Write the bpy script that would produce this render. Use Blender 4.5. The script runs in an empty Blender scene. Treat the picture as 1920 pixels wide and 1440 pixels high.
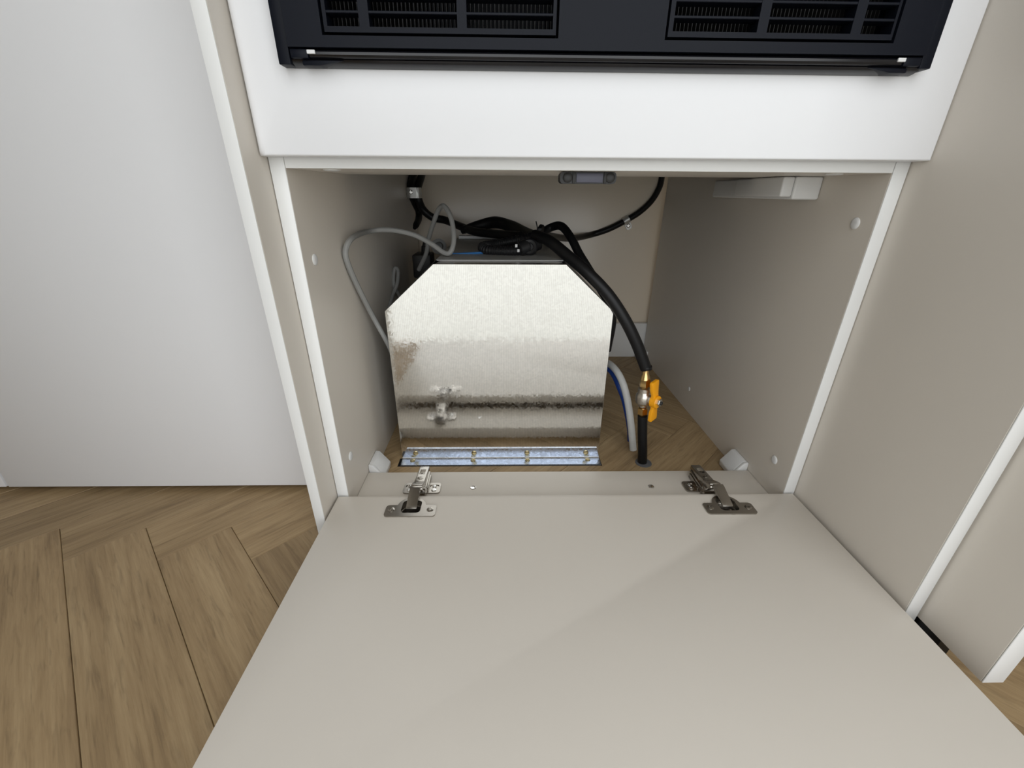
import bpy, bmesh, math, random
from mathutils import Vector, Matrix

random.seed(7)
scene = bpy.context.scene
COL = scene.collection

# ------------------------------------------------------------------ camera
FPX = 791.53
YAW, PITCH, ROLL = 0.0217, 0.4293, 0.0074
CAM = Vector((-0.0797, -0.4167, 0.3804))
FW = Vector((math.sin(YAW) * math.cos(PITCH), math.cos(YAW) * math.cos(PITCH), -math.sin(PITCH)))
_rt = Vector((math.cos(YAW), -math.sin(YAW), 0))
_up = _rt.cross(FW)
RT = _rt * math.cos(ROLL) + _up * math.sin(ROLL)
UP = _up * math.cos(ROLL) - _rt * math.sin(ROLL)
cam_data = bpy.data.cameras.new('camera')
cam_data.sensor_width = 36.0
cam_data.lens = FPX / 1920 * 36.0
cam_data.clip_start = 0.01
cam = bpy.data.objects.new('camera', cam_data)
COL.objects.link(cam)
cam.matrix_world = Matrix(((RT.x, UP.x, -FW.x, CAM.x), (RT.y, UP.y, -FW.y, CAM.y), (RT.z, UP.z, -FW.z, CAM.z), (0, 0, 0, 1)))
scene.camera = cam

# ------------------------------------------------------------------ world and light
world = bpy.data.worlds.new('overcast_sky')
scene.world = world
world.use_nodes = True
_bg = world.node_tree.nodes['Background']
_bg.inputs[0].default_value = (0.95, 0.98, 1.0, 1)
_bg.inputs[1].default_value = 2.2
DOOR_Y = -0.80                      # plane of the open sliding door behind the photographer
DOOR_X0, DOOR_X1, DOOR_Z1 = -0.50, 0.68, 1.74
_l = bpy.data.lights.new('sliding_door_offscreen', 'AREA')
_l.shape = 'RECTANGLE'
_l.size = DOOR_X1 - DOOR_X0
_l.size_y = DOOR_Z1 + 0.24
_l.cycles.is_portal = True
portal = bpy.data.objects.new('sliding_door_offscreen', _l)
COL.objects.link(portal)
portal.location = ((DOOR_X0 + DOOR_X1) / 2, DOOR_Y - 0.05, (DOOR_Z1 - 0.22) / 2)
portal.rotation_euler = (math.radians(90), 0, 0)   # emits towards +y

vs = scene.view_settings
vs.view_transform = 'Standard'
vs.look = 'None'
vs.gamma = 1
vs.use_curve_mapping = False
vs.exposure = 0.16


# ------------------------------------------------------------------ pixel -> point
def ray(u, v):
    return FW + RT * ((u - 960) / FPX) - UP * ((v - 720) / FPX)


def at(u, v, axis, val):
    d = ray(u, v)
    i = 'xyz'.index(axis)
    return CAM + d * ((val - CAM[i]) / d[i])


WALL_Y, WALL_S = 0.590, 0.0593       # back wall leans away: y = WALL_Y + WALL_S * z


def on_wall(u, v, off=0.0):
    d = ray(u, v)
    t = (WALL_Y - off + WALL_S * CAM.z - CAM.y) / (d.y - WALL_S * d.z)
    return CAM + d * t


# ------------------------------------------------------------------ materials
def srgb(r, g, b):
    f = lambda c: (c / 12.92) if c <= 0.04045 else ((c + 0.055) / 1.055) ** 2.4
    return (f(r / 255), f(g / 255), f(b / 255), 1)


def new_mat(name, color, rough=0.5, metal=0.0, spec=0.5):
    m = bpy.data.materials.new(name)
    m.use_nodes = True
    b = m.node_tree.nodes['Principled BSDF']
    b.inputs['Base Color'].default_value = color
    b.inputs['Roughness'].default_value = rough
    b.inputs['Metallic'].default_value = metal
    b.inputs['Specular IOR Level'].default_value = spec
    return m


def nodes(m):
    return m.node_tree.nodes, m.node_tree.links, m.node_tree.nodes['Principled BSDF']


def grainy(name, color, rough=0.5, metal=0.0, spec=0.5, scale=60, amount=0.04, bump=0.0):
    """plain surface with a faint procedural variation in colour and relief"""
    m = new_mat(name, color, rough, metal, spec)
    N, L, b = nodes(m)
    tc = N.new('ShaderNodeTexCoord')
    nz = N.new('ShaderNodeTexNoise')
    nz.inputs['Scale'].default_value = scale
    nz.inputs['Detail'].default_value = 3
    L.new(tc.outputs['Object'], nz.inputs['Vector'])
    ramp = N.new('ShaderNodeMapRange')
    ramp.inputs['To Min'].default_value = 1 - amount
    ramp.inputs['To Max'].default_value = 1 + amount
    L.new(nz.outputs['Fac'], ramp.inputs['Value'])
    mul = N.new('ShaderNodeVectorMath')
    mul.operation = 'SCALE'
    mul.inputs[0].default_value = color[:3]
    L.new(ramp.outputs['Result'], mul.inputs['Scale'])
    L.new(mul.outputs['Vector'], b.inputs['Base Color'])
    if bump:
        bp = N.new('ShaderNodeBump')
        bp.inputs['Strength'].default_value = bump
        bp.inputs['Distance'].default_value = 0.001
        L.new(nz.outputs['Fac'], bp.inputs['Height'])
        L.new(bp.outputs['Normal'], b.inputs['Normal'])
    return m


M = {}
M['laminate'] = grainy('white_laminate', (0.690, 0.640, 0.570, 1), 0.38, 0, 0.4, 14, 0.012)
M['face'] = grainy('white_gloss_front', (0.80, 0.80, 0.81, 1), 0.30, 0, 0.4, 14, 0.01)
M['edge'] = grainy('white_edge_band', (0.80, 0.80, 0.785, 1), 0.35, 0, 0.4, 30, 0.01)
M['plastic'] = grainy('white_plastic', (0.74, 0.74, 0.73, 1), 0.35, 0, 0.5, 40, 0.02)
M['van_wall'] = grainy('cream_painted_wall', (0.84, 0.74, 0.60, 1), 0.2, 0, 0.5, 6, 0.03)
M['black'] = grainy('black_rubber', (0.006, 0.006, 0.0065, 1), 0.42, 0, 0.3, 120, 0.15)
M['corr'] = grainy('black_corrugated', (0.010, 0.010, 0.011, 1), 0.5, 0, 0.4, 120, 0.15)
M['fridge'] = grainy('dark_fridge_plastic', (0.0045, 0.0058, 0.0105, 1), 0.42, 0, 0.15, 300, 0.08)
M['fridge_gloss'] = grainy('glossy_black_plastic', (0.006, 0.006, 0.008, 1), 0.16, 0, 0.5, 30, 0.05)
M['grey_cable'] = grainy('grey_cable', (0.30, 0.30, 0.29, 1), 0.5, 0, 0.4, 90, 0.05)
M['conduit'] = grainy('pale_grey_conduit', (0.60, 0.60, 0.58, 1), 0.45, 0, 0.4, 80, 0.05)
M['blue'] = grainy('blue_cable', (0.012, 0.05, 0.26, 1), 0.4, 0, 0.4, 60, 0.05)
M['blue_wire'] = grainy('light_blue_wire', (0.03, 0.17, 0.45, 1), 0.4, 0, 0.4, 60, 0.05)
M['nickel'] = grainy('nickel_plate', (0.38, 0.355, 0.32, 1), 0.26, 1.0, 0.5, 60, 0.05)
M['valve'] = grainy('cast_nickel', (0.62, 0.58, 0.52, 1), 0.34, 1.0, 0.5, 200, 0.10, 0.3)
M['brass'] = grainy('brass', (0.72, 0.50, 0.22, 1), 0.22, 1.0, 0.5, 80, 0.06)
M['screw'] = grainy('yellow_zinc_screw', (0.50, 0.42, 0.24, 1), 0.3, 1.0, 0.5, 80, 0.08)
M['steel'] = grainy('bright_steel', (0.75, 0.74, 0.72, 1), 0.22, 1.0, 0.5, 80, 0.05)
M['yellow'] = grainy('yellow_lever', (0.86, 0.36, 0.005, 1), 0.38, 0, 0.5, 60, 0.04)
M['grommet'] = grainy('grey_sealant', (0.10, 0.10, 0.105, 1), 0.6, 0, 0.4, 60, 0.1)
M['dark_plate'] = grainy('dark_grey_plastic', (0.020, 0.019, 0.018, 1), 0.45, 0, 0.4, 60, 0.08)
M['blue_grey'] = grainy('blue_grey_film', (0.085, 0.085, 0.115, 1), 0.4, 0, 0.4, 30, 0.05)
M['room'] = grainy('pale_room_lining', (0.70, 0.66, 0.60, 1), 0.7, 0, 0.3, 10, 0.03)
M['step'] = grainy('pale_grey_step', (0.52, 0.52, 0.52, 1), 0.55, 0, 0.4, 30, 0.06)
M['clip'] = grainy('zinc_clip', (0.62, 0.62, 0.60, 1), 0.38, 0.7, 0.5, 90, 0.06)
M['hood'] = grainy('dull_zinc_hood', (0.40, 0.40, 0.39, 1), 0.45, 0.35, 0.5, 40, 0.10)
M['ground'] = grainy('pale_concrete', (0.50, 0.49, 0.46, 1), 0.9, 0, 0.2, 8, 0.12)


def make_galv(name, color, rough, relief=0.018, ridges=True):
    """galvanised sheet: flat zinc crystals that tilt a little, vertical roll marks"""
    m = new_mat(name, color, rough, 1.0)
    N, L, b = nodes(m)

    def node(kind, **k):
        n = N.new(kind)
        for key, v in k.items():
            n.inputs[key.replace('_', ' ')].default_value = v
        return n

    def math_(op, x, y):
        n = N.new('ShaderNodeMath')
        n.operation = op
        for i, v in enumerate((x, y)):
            if isinstance(v, (int, float)):
                n.inputs[i].default_value = v
            else:
                L.new(v, n.inputs[i])
        return n.outputs[0]

    def remap(v, a0, a1, b0, b1):
        n = N.new('ShaderNodeMapRange')
        for i, x in enumerate((a0, a1, b0, b1)):
            n.inputs[i + 1].default_value = x
        L.new(v, n.inputs[0])
        return n.outputs[0]

    tc = N.new('ShaderNodeTexCoord')
    P_ = tc.outputs['Object']
    wn = node('ShaderNodeTexNoise', Scale=90, Detail=3)
    L.new(P_, wn.inputs['Vector'])
    warp = N.new('ShaderNodeMixRGB')
    warp.inputs[0].default_value = 0.010
    L.new(P_, warp.inputs[1])
    L.new(wn.outputs['Color'], warp.inputs[2])
    vor = node('ShaderNodeTexVoronoi', Scale=330, Randomness=1)
    L.new(warp.outputs['Color'], vor.inputs['Vector'])
    sep = N.new('ShaderNodeSeparateColor')
    L.new(vor.outputs['Color'], sep.inputs['Color'])
    big = node('ShaderNodeTexNoise', Scale=9, Detail=3)
    L.new(P_, big.inputs['Vector'])
    mask = remap(big.outputs['Fac'], 0.3, 0.7, 0.5, 1.0)      # crystals a little stronger here and there
    tone = remap(sep.outputs[1], 0, 1, 0.93, 1.03)
    if ridges:
        wv = node('ShaderNodeTexWave', Scale=130, Distortion=0.5, Detail_Scale=3)
        wv.wave_type, wv.bands_direction = 'BANDS', 'X'
        L.new(P_, wv.inputs['Vector'])
        tone = math_('MULTIPLY', tone, remap(wv.outputs['Fac'], 0, 1, 0.90, 1.02))
    sc = N.new('ShaderNodeVectorMath')
    sc.operation = 'SCALE'
    sc.inputs[0].default_value = color[:3]
    L.new(tone, sc.inputs['Scale'])
    L.new(sc.outputs['Vector'], b.inputs['Base Color'])
    L.new(remap(math_('MULTIPLY', sep.outputs[0], mask), 0, 1, rough, rough * 2.6), b.inputs['Roughness'])
    # each crystal face leans its own way
    sub = N.new('ShaderNodeVectorMath')
    sub.operation = 'SUBTRACT'
    L.new(vor.outputs['Color'], sub.inputs[0])
    sub.inputs[1].default_value = (0.5, 0.5, 0.5)
    k = N.new('ShaderNodeVectorMath')
    k.operation = 'SCALE'
    L.new(sub.outputs['Vector'], k.inputs[0])
    L.new(math_('MULTIPLY', mask, relief), k.inputs['Scale'])
    geo = N.new('ShaderNodeNewGeometry')
    ad = N.new('ShaderNodeVectorMath')
    ad.operation = 'ADD'
    L.new(geo.outputs['Normal'], ad.inputs[0])
    L.new(k.outputs['Vector'], ad.inputs[1])
    nm = N.new('ShaderNodeVectorMath')
    nm.operation = 'NORMALIZE'
    L.new(ad.outputs['Vector'], nm.inputs[0])
    L.new(nm.outputs['Vector'], b.inputs['Normal'])
    return m


M['galv'] = make_galv('galvanised_sheet', (0.80, 0.79, 0.76, 1), 0.055)
M['zinc'] = make_galv('blue_zinc_angle', (0.52, 0.56, 0.63, 1), 0.20, 0.035, False)


def make_wood():
    m = new_mat('oak_vinyl_plank', (0.3, 0.2, 0.12, 1), 0.5, 0, 0.35)
    N, L, b = nodes(m)
    tc = N.new('ShaderNodeTexCoord')
    oi = N.new('ShaderNodeObjectInfo')
    off = N.new('ShaderNodeVectorMath')
    off.operation = 'SCALE'
    off.inputs[0].default_value = (37.0, 11.0, 5.0)
    L.new(oi.outputs['Random'], off.inputs['Scale'])
    add = N.new('ShaderNodeVectorMath')
    add.operation = 'ADD'
    L.new(tc.outputs['Object'], add.inputs[0])
    L.new(off.outputs['Vector'], add.inputs[1])
    mp = N.new('ShaderNodeMapping')
    mp.inputs['Scale'].default_value = (3.0, 42, 42)
    L.new(add.outputs['Vector'], mp.inputs['Vector'])
    n1 = N.new('ShaderNodeTexNoise')
    n1.inputs['Scale'].default_value = 1.6
    n1.inputs['Detail'].default_value = 6
    n1.inputs['Roughness'].default_value = 0.62
    n1.inputs['Distortion'].default_value = 0.6
    L.new(mp.outputs['Vector'], n1.inputs['Vector'])
    mp2 = N.new('ShaderNodeMapping')
    mp2.inputs['Scale'].default_value = (9, 230, 230)
    L.new(add.outputs['Vector'], mp2.inputs['Vector'])
    n2 = N.new('ShaderNodeTexNoise')
    n2.inputs['Scale'].default_value = 1.3
    n2.inputs['Detail'].default_value = 4
    n2.inputs['Roughness'].default_value = 0.7
    L.new(mp2.outputs['Vector'], n2.inputs['Vector'])
    mp3 = N.new('ShaderNodeMapping')
    mp3.inputs['Scale'].default_value = (2.2, 9, 9)
    L.new(add.outputs['Vector'], mp3.inputs['Vector'])
    n3 = N.new('ShaderNodeTexNoise')
    n3.inputs['Scale'].default_value = 2.0
    n3.inputs['Detail'].default_value = 2
    L.new(mp3.outputs['Vector'], n3.inputs['Vector'])
    ramp = N.new('ShaderNodeValToRGB')
    e = ramp.color_ramp.elements
    e[0].position, e[0].color = 0.30, (0.148, 0.096, 0.049, 1)
    e[1].position, e[1].color = 0.70, (0.392, 0.286, 0.160, 1)
    x = e.new(0.5)
    x.color = (0.284, 0.196, 0.103, 1)
    mix = N.new('ShaderNodeMath')
    mix.operation = 'MULTIPLY_ADD'
    L.new(n2.outputs['Fac'], mix.inputs[0])
    mix.inputs[1].default_value = 0.38
    mix.inputs[2].default_value = 0.0
    mix2 = N.new('ShaderNodeMath')
    mix2.operation = 'MULTIPLY_ADD'
    L.new(n1.outputs['Fac'], mix2.inputs[0])
    mix2.inputs[1].default_value = 0.42
    L.new(mix.outputs[0], mix2.inputs[2])
    mix3 = N.new('ShaderNodeMath')
    mix3.operation = 'MULTIPLY_ADD'
    L.new(n3.outputs['Fac'], mix3.inputs[0])
    mix3.inputs[1].default_value = 0.25
    L.new(mix2.outputs[0], mix3.inputs[2])
    L.new(mix3.outputs[0], ramp.inputs['Fac'])
    pr = N.new('ShaderNodeMapRange')
    pr.inputs['To Min'].default_value = 1.00
    pr.inputs['To Max'].default_value = 1.30
    L.new(oi.outputs['Random'], pr.inputs['Value'])
    sc = N.new('ShaderNodeVectorMath')
    sc.operation = 'SCALE'
    L.new(ramp.outputs['Color'], sc.inputs[0])
    # dark open pores: short strokes along the grain
    mp4 = N.new('ShaderNodeMapping')
    mp4.inputs['Scale'].default_value = (26, 250, 250)
    L.new(add.outputs['Vector'], mp4.inputs['Vector'])
    n4 = N.new('ShaderNodeTexNoise')
    n4.inputs['Scale'].default_value = 1.0
    n4.inputs['Detail'].default_value = 3
    n4.inputs['Distortion'].default_value = 0.8
    L.new(mp4.outputs['Vector'], n4.inputs['Vector'])
    pore = N.new('ShaderNodeMapRange')
    pore.inputs['From Min'].default_value = 0.54
    pore.inputs['From Max'].default_value = 0.72
    pore.inputs['To Min'].default_value = 1.03
    pore.inputs['To Max'].default_value = 0.80
    L.new(n4.outputs['Fac'], pore.inputs['Value'])
    pm = N.new('ShaderNodeMath')
    pm.operation = 'MULTIPLY'
    L.new(pr.outputs['Result'], pm.inputs[0])
    L.new(pore.outputs['Result'], pm.inputs[1])
    L.new(pm.outputs[0], sc.inputs['Scale'])
    L.new(sc.outputs['Vector'], b.inputs['Base Color'])
    bp = N.new('ShaderNodeBump')
    bp.inputs['Strength'].default_value = 0.18
    bp.inputs['Distance'].default_value = 0.0005
    L.new(n2.outputs['Fac'], bp.inputs['Height'])
    L.new(bp.outputs['Normal'], b.inputs['Normal'])
    return m


M['wood'] = make_wood()

# ------------------------------------------------------------------ object helpers
ORG = {}                             # root origin of each object (meshes are stored relative to it)


def smooth_by_angle(me, deg=35):
    me.polygons.foreach_set('use_smooth', [True] * len(me.polygons))
    try:
        me.set_sharp_from_angle(angle=math.radians(deg))
    except Exception:
        pass


def link(name, bm, mat, parent=None, org=None, smooth=True):
    """one mesh object; bm holds world coordinates"""
    o_ = Vector(org) if org is not None else (ORG[parent.name] if parent else Vector((0, 0, 0)))
    bmesh.ops.recalc_face_normals(bm, faces=bm.faces)
    bmesh.ops.translate(bm, verts=bm.verts, vec=-o_)
    me = bpy.data.meshes.new(name)
    bm.to_mesh(me)
    bm.free()
    if smooth:
        smooth_by_angle(me)
    me.materials.append(M[mat])
    o = bpy.data.objects.new(name, me)
    COL.objects.link(o)
    if parent:
        o.parent = parent
    else:
        o.location = o_
    ORG[o.name] = o_.copy()
    return o


def thing(name, label, cat, loc, group=None):
    o = bpy.data.objects.new(name, None)
    COL.objects.link(o)
    o.empty_display_size = 0.02
    o.location = loc
    ORG[o.name] = Vector(loc)
    return tag(o, label, cat, group)


def tag(o, label, cat, group=None):
    o['label'] = label
    o['category'] = cat
    if group:
        o['group'] = group
    return o


def struct(o, label=None):
    o['kind'] = 'structure'
    if label:
        o['label'] = label
    return o


def bm_box(lo, hi, bevel=0.0, seg=2, bm=None):
    b = bmesh.new()
    bmesh.ops.create_cube(b, size=1)
    lo, hi = Vector(lo), Vector(hi)
    c, s = (lo + hi) / 2, hi - lo
    for v in b.verts:
        v.co = Vector((v.co.x * s.x + c.x, v.co.y * s.y + c.y, v.co.z * s.z + c.z))
    if bevel:
        bmesh.ops.bevel(b, geom=b.edges[:], offset=bevel, segments=seg, affect='EDGES', profile=0.5)
    if bm is None:
        return b
    return merge(bm, b)


def merge(dst, src):
    me = bpy.data.meshes.new('tmp')
    src.to_mesh(me)
    src.free()
    dst.from_mesh(me)
    bpy.data.meshes.remove(me)
    return dst


def bm_prism(pts, axis, a, b_, bevel=0.0, seg=1):
    """extrude a closed 2D outline along an axis: x -> (y,z), y -> (x,z), z -> (x,y)"""
    bm = bmesh.new()

    def co(p, h):
        return {'x': (h, p[0], p[1]), 'y': (p[0], h, p[1]), 'z': (p[0], p[1], h)}[axis]
    A = [bm.verts.new(co(p, a)) for p in pts]
    B = [bm.verts.new(co(p, b_)) for p in pts]
    n = len(pts)
    bm.faces.new(A)
    bm.faces.new(B[::-1])
    for i in range(n):
        bm.faces.new((A[i], A[(i + 1) % n], B[(i + 1) % n], B[i]))
    if bevel:
        bmesh.ops.bevel(bm, geom=bm.edges[:], offset=bevel, segments=seg, affect='EDGES', profile=0.5)
    return bm


def rrect(x0, y0, x1, y1, r, n=5):
    out = []
    for cx, cy, a0 in ((x1 - r, y1 - r, 0), (x0 + r, y1 - r, 90), (x0 + r, y0 + r, 180), (x1 - r, y0 + r, 270)):
        for i in range(n + 1):
            a = math.radians(a0 + 90 * i / n)
            out.append((cx + r * math.cos(a), cy + r * math.sin(a)))
    return out


def frame_of(d):
    d = Vector(d).normalized()
    h = Vector((0, 0, 1)) if abs(d.z) < 0.9 else Vector((1, 0, 0))
    a = d.cross(h).normalized()
    return d, a, a.cross(d).normalized()


def bm_lathe(base, direction, prof, n=20, bm=None, phase=0.0):
    """prof: (distance along the axis, radius) pairs; closed with caps"""
    d, a, c = frame_of(direction)
    base = Vector(base)
    b = bm or bmesh.new()
    rings = []
    for h, r in prof:
        rings.append([b.verts.new(base + d * h + (a * math.cos(t) + c * math.sin(t)) * r)
                      for t in (2 * math.pi * i / n + phase for i in range(n))])
    for p, q in zip(rings, rings[1:]):
        for i in range(n):
            b.faces.new((p[i], p[(i + 1) % n], q[(i + 1) % n], q[i]))
    b.faces.new(rings[0][::-1])
    b.faces.new(rings[-1])
    return b


def spline(pts, n=10):
    P = [Vector(p) for p in pts]
    P = [P[0] * 2 - P[1]] + P + [P[-1] * 2 - P[-2]]
    out = []
    for i in range(1, len(P) - 2):
        p0, p1, p2, p3 = P[i - 1:i + 3]
        for k in range(n):
            t = k / n
            out.append(0.5 * ((2 * p1) + (p2 - p0) * t + (2 * p0 - 5 * p1 + 4 * p2 - p3) * t * t
                              + (3 * p1 - p0 - 3 * p2 + p3) * t ** 3))
    out.append(P[-2])
    return out


def bm_tube(pts, r, n=12, per=10, bm=None, flat=1.0, ribs=0.0, rib_len=0.0036):
    """swept tube through control points; r is a number or one radius per control point"""
    C = spline(pts, per)
    if ribs:                                       # resample evenly for corrugation
        length = [0.0]
        for p, q in zip(C, C[1:]):
            length.append(length[-1] + (q - p).length)
        m = int(length[-1] / (rib_len / 4)) + 1
        D, j = [], 0
        for i in range(m + 1):
            s = length[-1] * i / m
            while j < len(C) - 2 and length[j + 1] < s:
                j += 1
            f = (s - length[j]) / max(length[j + 1] - length[j], 1e-9)
            D.append(C[j].lerp(C[j + 1], min(max(f, 0), 1)))
        C = D
    b = bm or bmesh.new()
    N = len(C)
    t0 = (C[1] - C[0]).normalized()
    _, a, _c = frame_of(t0)
    rings = []
    for i, p in enumerate(C):
        t = (C[min(i + 1, N - 1)] - C[max(i - 1, 0)]).normalized()
        a = (a - t * a.dot(t)).normalized()
        c = t.cross(a)
        if isinstance(r, (int, float)):
            rad = r
        else:
            f = i / (N - 1) * (len(r) - 1)
            k = min(int(f), len(r) - 2)
            rad = r[k] + (r[k + 1] - r[k]) * (f - k)
        if ribs:
            rad += ribs * (1 if i % 4 in (0, 1) else -1)
        rings.append([b.verts.new(p + a * (math.cos(x) * rad) + c * (math.sin(x) * rad * flat))
                      for x in (2 * math.pi * k / n for k in range(n))])
    for p, q in zip(rings, rings[1:]):
        for i in range(n):
            b.faces.new((p[i], p[(i + 1) % n], q[(i + 1) % n], q[i]))
    b.faces.new(rings[0][::-1])
    b.faces.new(rings[-1])
    return b


def carve(bm, cutters):
    """subtract closed cutter meshes from a closed mesh (both bmesh, world coordinates)"""
    me = bpy.data.meshes.new('tmp')
    bmesh.ops.recalc_face_normals(bm, faces=bm.faces)
    bm.to_mesh(me)
    bm.free()
    o = bpy.data.objects.new('tmp', me)
    COL.objects.link(o)
    tmp = [o]
    for c in cutters:
        bmesh.ops.recalc_face_normals(c, faces=c.faces)
        cm = bpy.data.meshes.new('tmp')
        c.to_mesh(cm)
        c.free()
        co = bpy.data.objects.new('tmp', cm)
        COL.objects.link(co)
        tmp.append(co)
        md = o.modifiers.new('cut', 'BOOLEAN')
        md.operation, md.solver, md.object = 'DIFFERENCE', 'EXACT', co
    dg = bpy.context.evaluated_depsgraph_get()
    out = bmesh.new()
    ev = o.evaluated_get(dg)
    out.from_mesh(ev.to_mesh())
    ev.to_mesh_clear()
    meshes = [t.data for t in tmp]
    for t in tmp:
        bpy.data.objects.remove(t)
    for m_ in meshes:
        bpy.data.meshes.remove(m_)
    return out


def bm_cross_screw(c, direction, r, h, n=16):
    """pan screw head with a cross-shaped recess cut into it"""
    b = bm_lathe(c, direction, [(0, r), (h * 0.45, r), (h * 0.85, r * 0.82), (h, r * 0.5), (h * 1.02, r * 0.2)], n)
    d, a, e = frame_of(direction)
    cuts = []
    for p, q in ((a, e), (e, a)):
        w = bmesh.new()
        vs_ = [w.verts.new(Vector(c) + d * hh + p * (sx * r * 0.60) + q * (sy * r * 0.15))
               for hh in (h * 0.30, h * 1.4) for sx, sy in ((-1, -1), (1, -1), (1, 1), (-1, 1))]
        for f in ((0, 1, 2, 3), (4, 5, 6, 7), (0, 1, 5, 4), (1, 2, 6, 5), (2, 3, 7, 6), (3, 0, 4, 7)):
            w.faces.new([vs_[i] for i in f])
        cuts.append(w)
    return carve(b, cuts)


# ------------------------------------------------------------------ the room
H = 0.27                             # half the clear width of the opened cabinet
T = 0.0131                           # board thickness
ZD = 0.041                           # top of the opened flap
ZT = 0.397                           # underside of the cabinet's top board
X0, X1, Y1, ZC = -1.35, 1.15, 0.66, 1.92
FLOOR_Y = -0.42                      # floor cut short at an added grey step, thinning its reflection in the housing

floor = struct(link('floor', bm_box((X0, FLOOR_Y, -0.22), (X1, Y1, -0.0032)), 'step'), 'herringbone oak vinyl floor')
PW = 0.0735
PL = PW * 5
GA, GB = -0.4483, 0.4356
S2 = math.sqrt(0.5)


def clip(poly, fx, lim, keep_less):
    out = []
    for i in range(len(poly)):
        p, q = poly[i], poly[(i + 1) % len(poly)]
        ip = (p[fx] <= lim) == keep_less or p[fx] == lim
        iq = (q[fx] <= lim) == keep_less or q[fx] == lim
        if ip:
            out.append(p)
        if ip != iq:
            t = (lim - p[fx]) / (q[fx] - p[fx])
            out.append((p[0] + (q[0] - p[0]) * t, p[1] + (q[1] - p[1]) * t))
    return out


def plank_mesh(poly):
    """outline (local: x along the grain) extruded 3 mm with a small eased edge"""
    bm = bmesh.new()
    cx = sum(p[0] for p in poly) / len(poly)
    cy = sum(p[1] for p in poly) / len(poly)
    top = [bm.verts.new((p[0] + (cx - p[0]) * 0.0 - math.copysign(0.0006, p[0] - cx), p[1] - math.copysign(0.0006, p[1] - cy), 0)) for p in poly]
    mid = [bm.verts.new((p[0] - math.copysign(0.00015, p[0] - cx), p[1] - math.copysign(0.00015, p[1] - cy), -0.0008)) for p in poly]
    bot = [bm.verts.new((p[0], p[1], -0.0032)) for p in poly]
    n = len(poly)
    bm.faces.new(top)
    for A, B in ((top, mid), (mid, bot)):
        for i in range(n):
            bm.faces.new((A[i], B[i], B[(i + 1) % n], A[(i + 1) % n]))
    bmesh.ops.recalc_face_normals(bm, faces=bm.faces)
    me = bpy.data.meshes.new('plank')
    bm.to_mesh(me)
    bm.free()
    me.materials.append(M['wood'])
    return me


FULL = plank_mesh([(-PL / 2, -PW / 2), (PL / 2, -PW / 2), (PL / 2, PW / 2), (-PL / 2, PW / 2)])


def add_plank(a0, a1, b0, b1, along_a):
    ca, cb = (a0 + a1) / 2, (b0 + b1) / 2
    cx, cy = (ca - cb) * S2, (ca + cb) * S2
    ang = math.radians(45 if along_a else -45)
    c, s = math.cos(ang), math.sin(ang)
    loc = [(-PL / 2, -PW / 2), (PL / 2, -PW / 2), (PL / 2, PW / 2), (-PL / 2, PW / 2)]
    w = [(cx + p[0] * c - p[1] * s, cy + p[0] * s + p[1] * c) for p in loc]
    k = w
    for fx, lim, less in ((0, X0, False), (0, X1, True), (1, FLOOR_Y, False), (1, Y1, True)):
        k = clip(k, fx, lim, less)
        if len(k) < 3:
            return
    if len(k) == 4 and all(abs(p[0] - q[0]) + abs(p[1] - q[1]) < 1e-9 for p, q in zip(w, k)):
        me = FULL
    else:
        k = [p for i, p in enumerate(k) if math.dist(p, k[i - 1]) > 1e-6]
        if len(k) < 3:
            return
        area = abs(sum(k[i - 1][0] * k[i][1] - k[i][0] * k[i - 1][1] for i in range(len(k)))) / 2
        if area < 2e-4:
            return
        me = plank_mesh([((p[0] - cx) * c + (p[1] - cy) * s, -(p[0] - cx) * s + (p[1] - cy) * c) for p in k])
    o = bpy.data.objects.new('plank', me)
    COL.objects.link(o)
    o.parent = floor
    o.location = (cx, cy, 0)
    o.rotation_euler = (0, 0, ang)


for j in range(-6, 7):
    for k in range(-30, 31):
        a0, b0 = GA + k * PW + j * PL, GB - k * PW + j * PL
        add_plank(a0, a0 + PL, b0 - PW, b0, True)
        add_plank(a0, a0 + PW, b0 - PW - PL, b0 - PW, False)


def wall_back_bm():
    return bm_prism([(WALL_Y, 0), (WALL_Y + 0.04, 0), (WALL_Y + 0.04 + WALL_S * ZC, ZC), (WALL_Y + WALL_S * ZC, ZC)], 'x', X0, X1)


wall_back = struct(link('wall_back', wall_back_bm(), 'van_wall'), 'cream painted side wall behind the open cabinet')
struct(link('trim_1', bm_box((-0.9, 0.577, 0.0), (0.9, 0.5905, 0.0875), 0.002), 'edge'), 'low white ledge along the foot of the wall')
struct(link('trim_2', bm_box((X0, DOOR_Y, -0.24), (X1, FLOOR_Y - 0.0005, -0.20), 0.004, 2), 'step'), 'unseen pale grey step added at the sliding door for the housing reflection')  # added out of view so the heater housing mirrors grey rather than wood
struct(link('wall_left', bm_box((X0 - 0.04, DOOR_Y, -0.25), (X0, Y1, ZC)), 'room'), 'pale lining at the left end')
struct(link('wall_right', bm_box((X1, DOOR_Y, -0.25), (X1 + 0.04, Y1, ZC)), 'room'), 'pale lining at the right end')
struct(link('ceiling', bm_box((X0 - 0.04, DOOR_Y - 0.04, ZC), (X1 + 0.04, Y1 + 0.12, ZC + 0.04)), 'room'), 'pale ceiling')
_w = bm_box((X0 - 0.04, DOOR_Y - 0.04, -0.25), (DOOR_X0, DOOR_Y, ZC))
bm_box((DOOR_X1, DOOR_Y - 0.04, -0.25), (X1 + 0.04, DOOR_Y, ZC), bm=_w)
bm_box((DOOR_X0, DOOR_Y - 0.04, DOOR_Z1), (DOOR_X1, DOOR_Y, ZC), bm=_w)
struct(link('wall_front', _w, 'room'), 'pale wall around an open sliding door')
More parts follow.
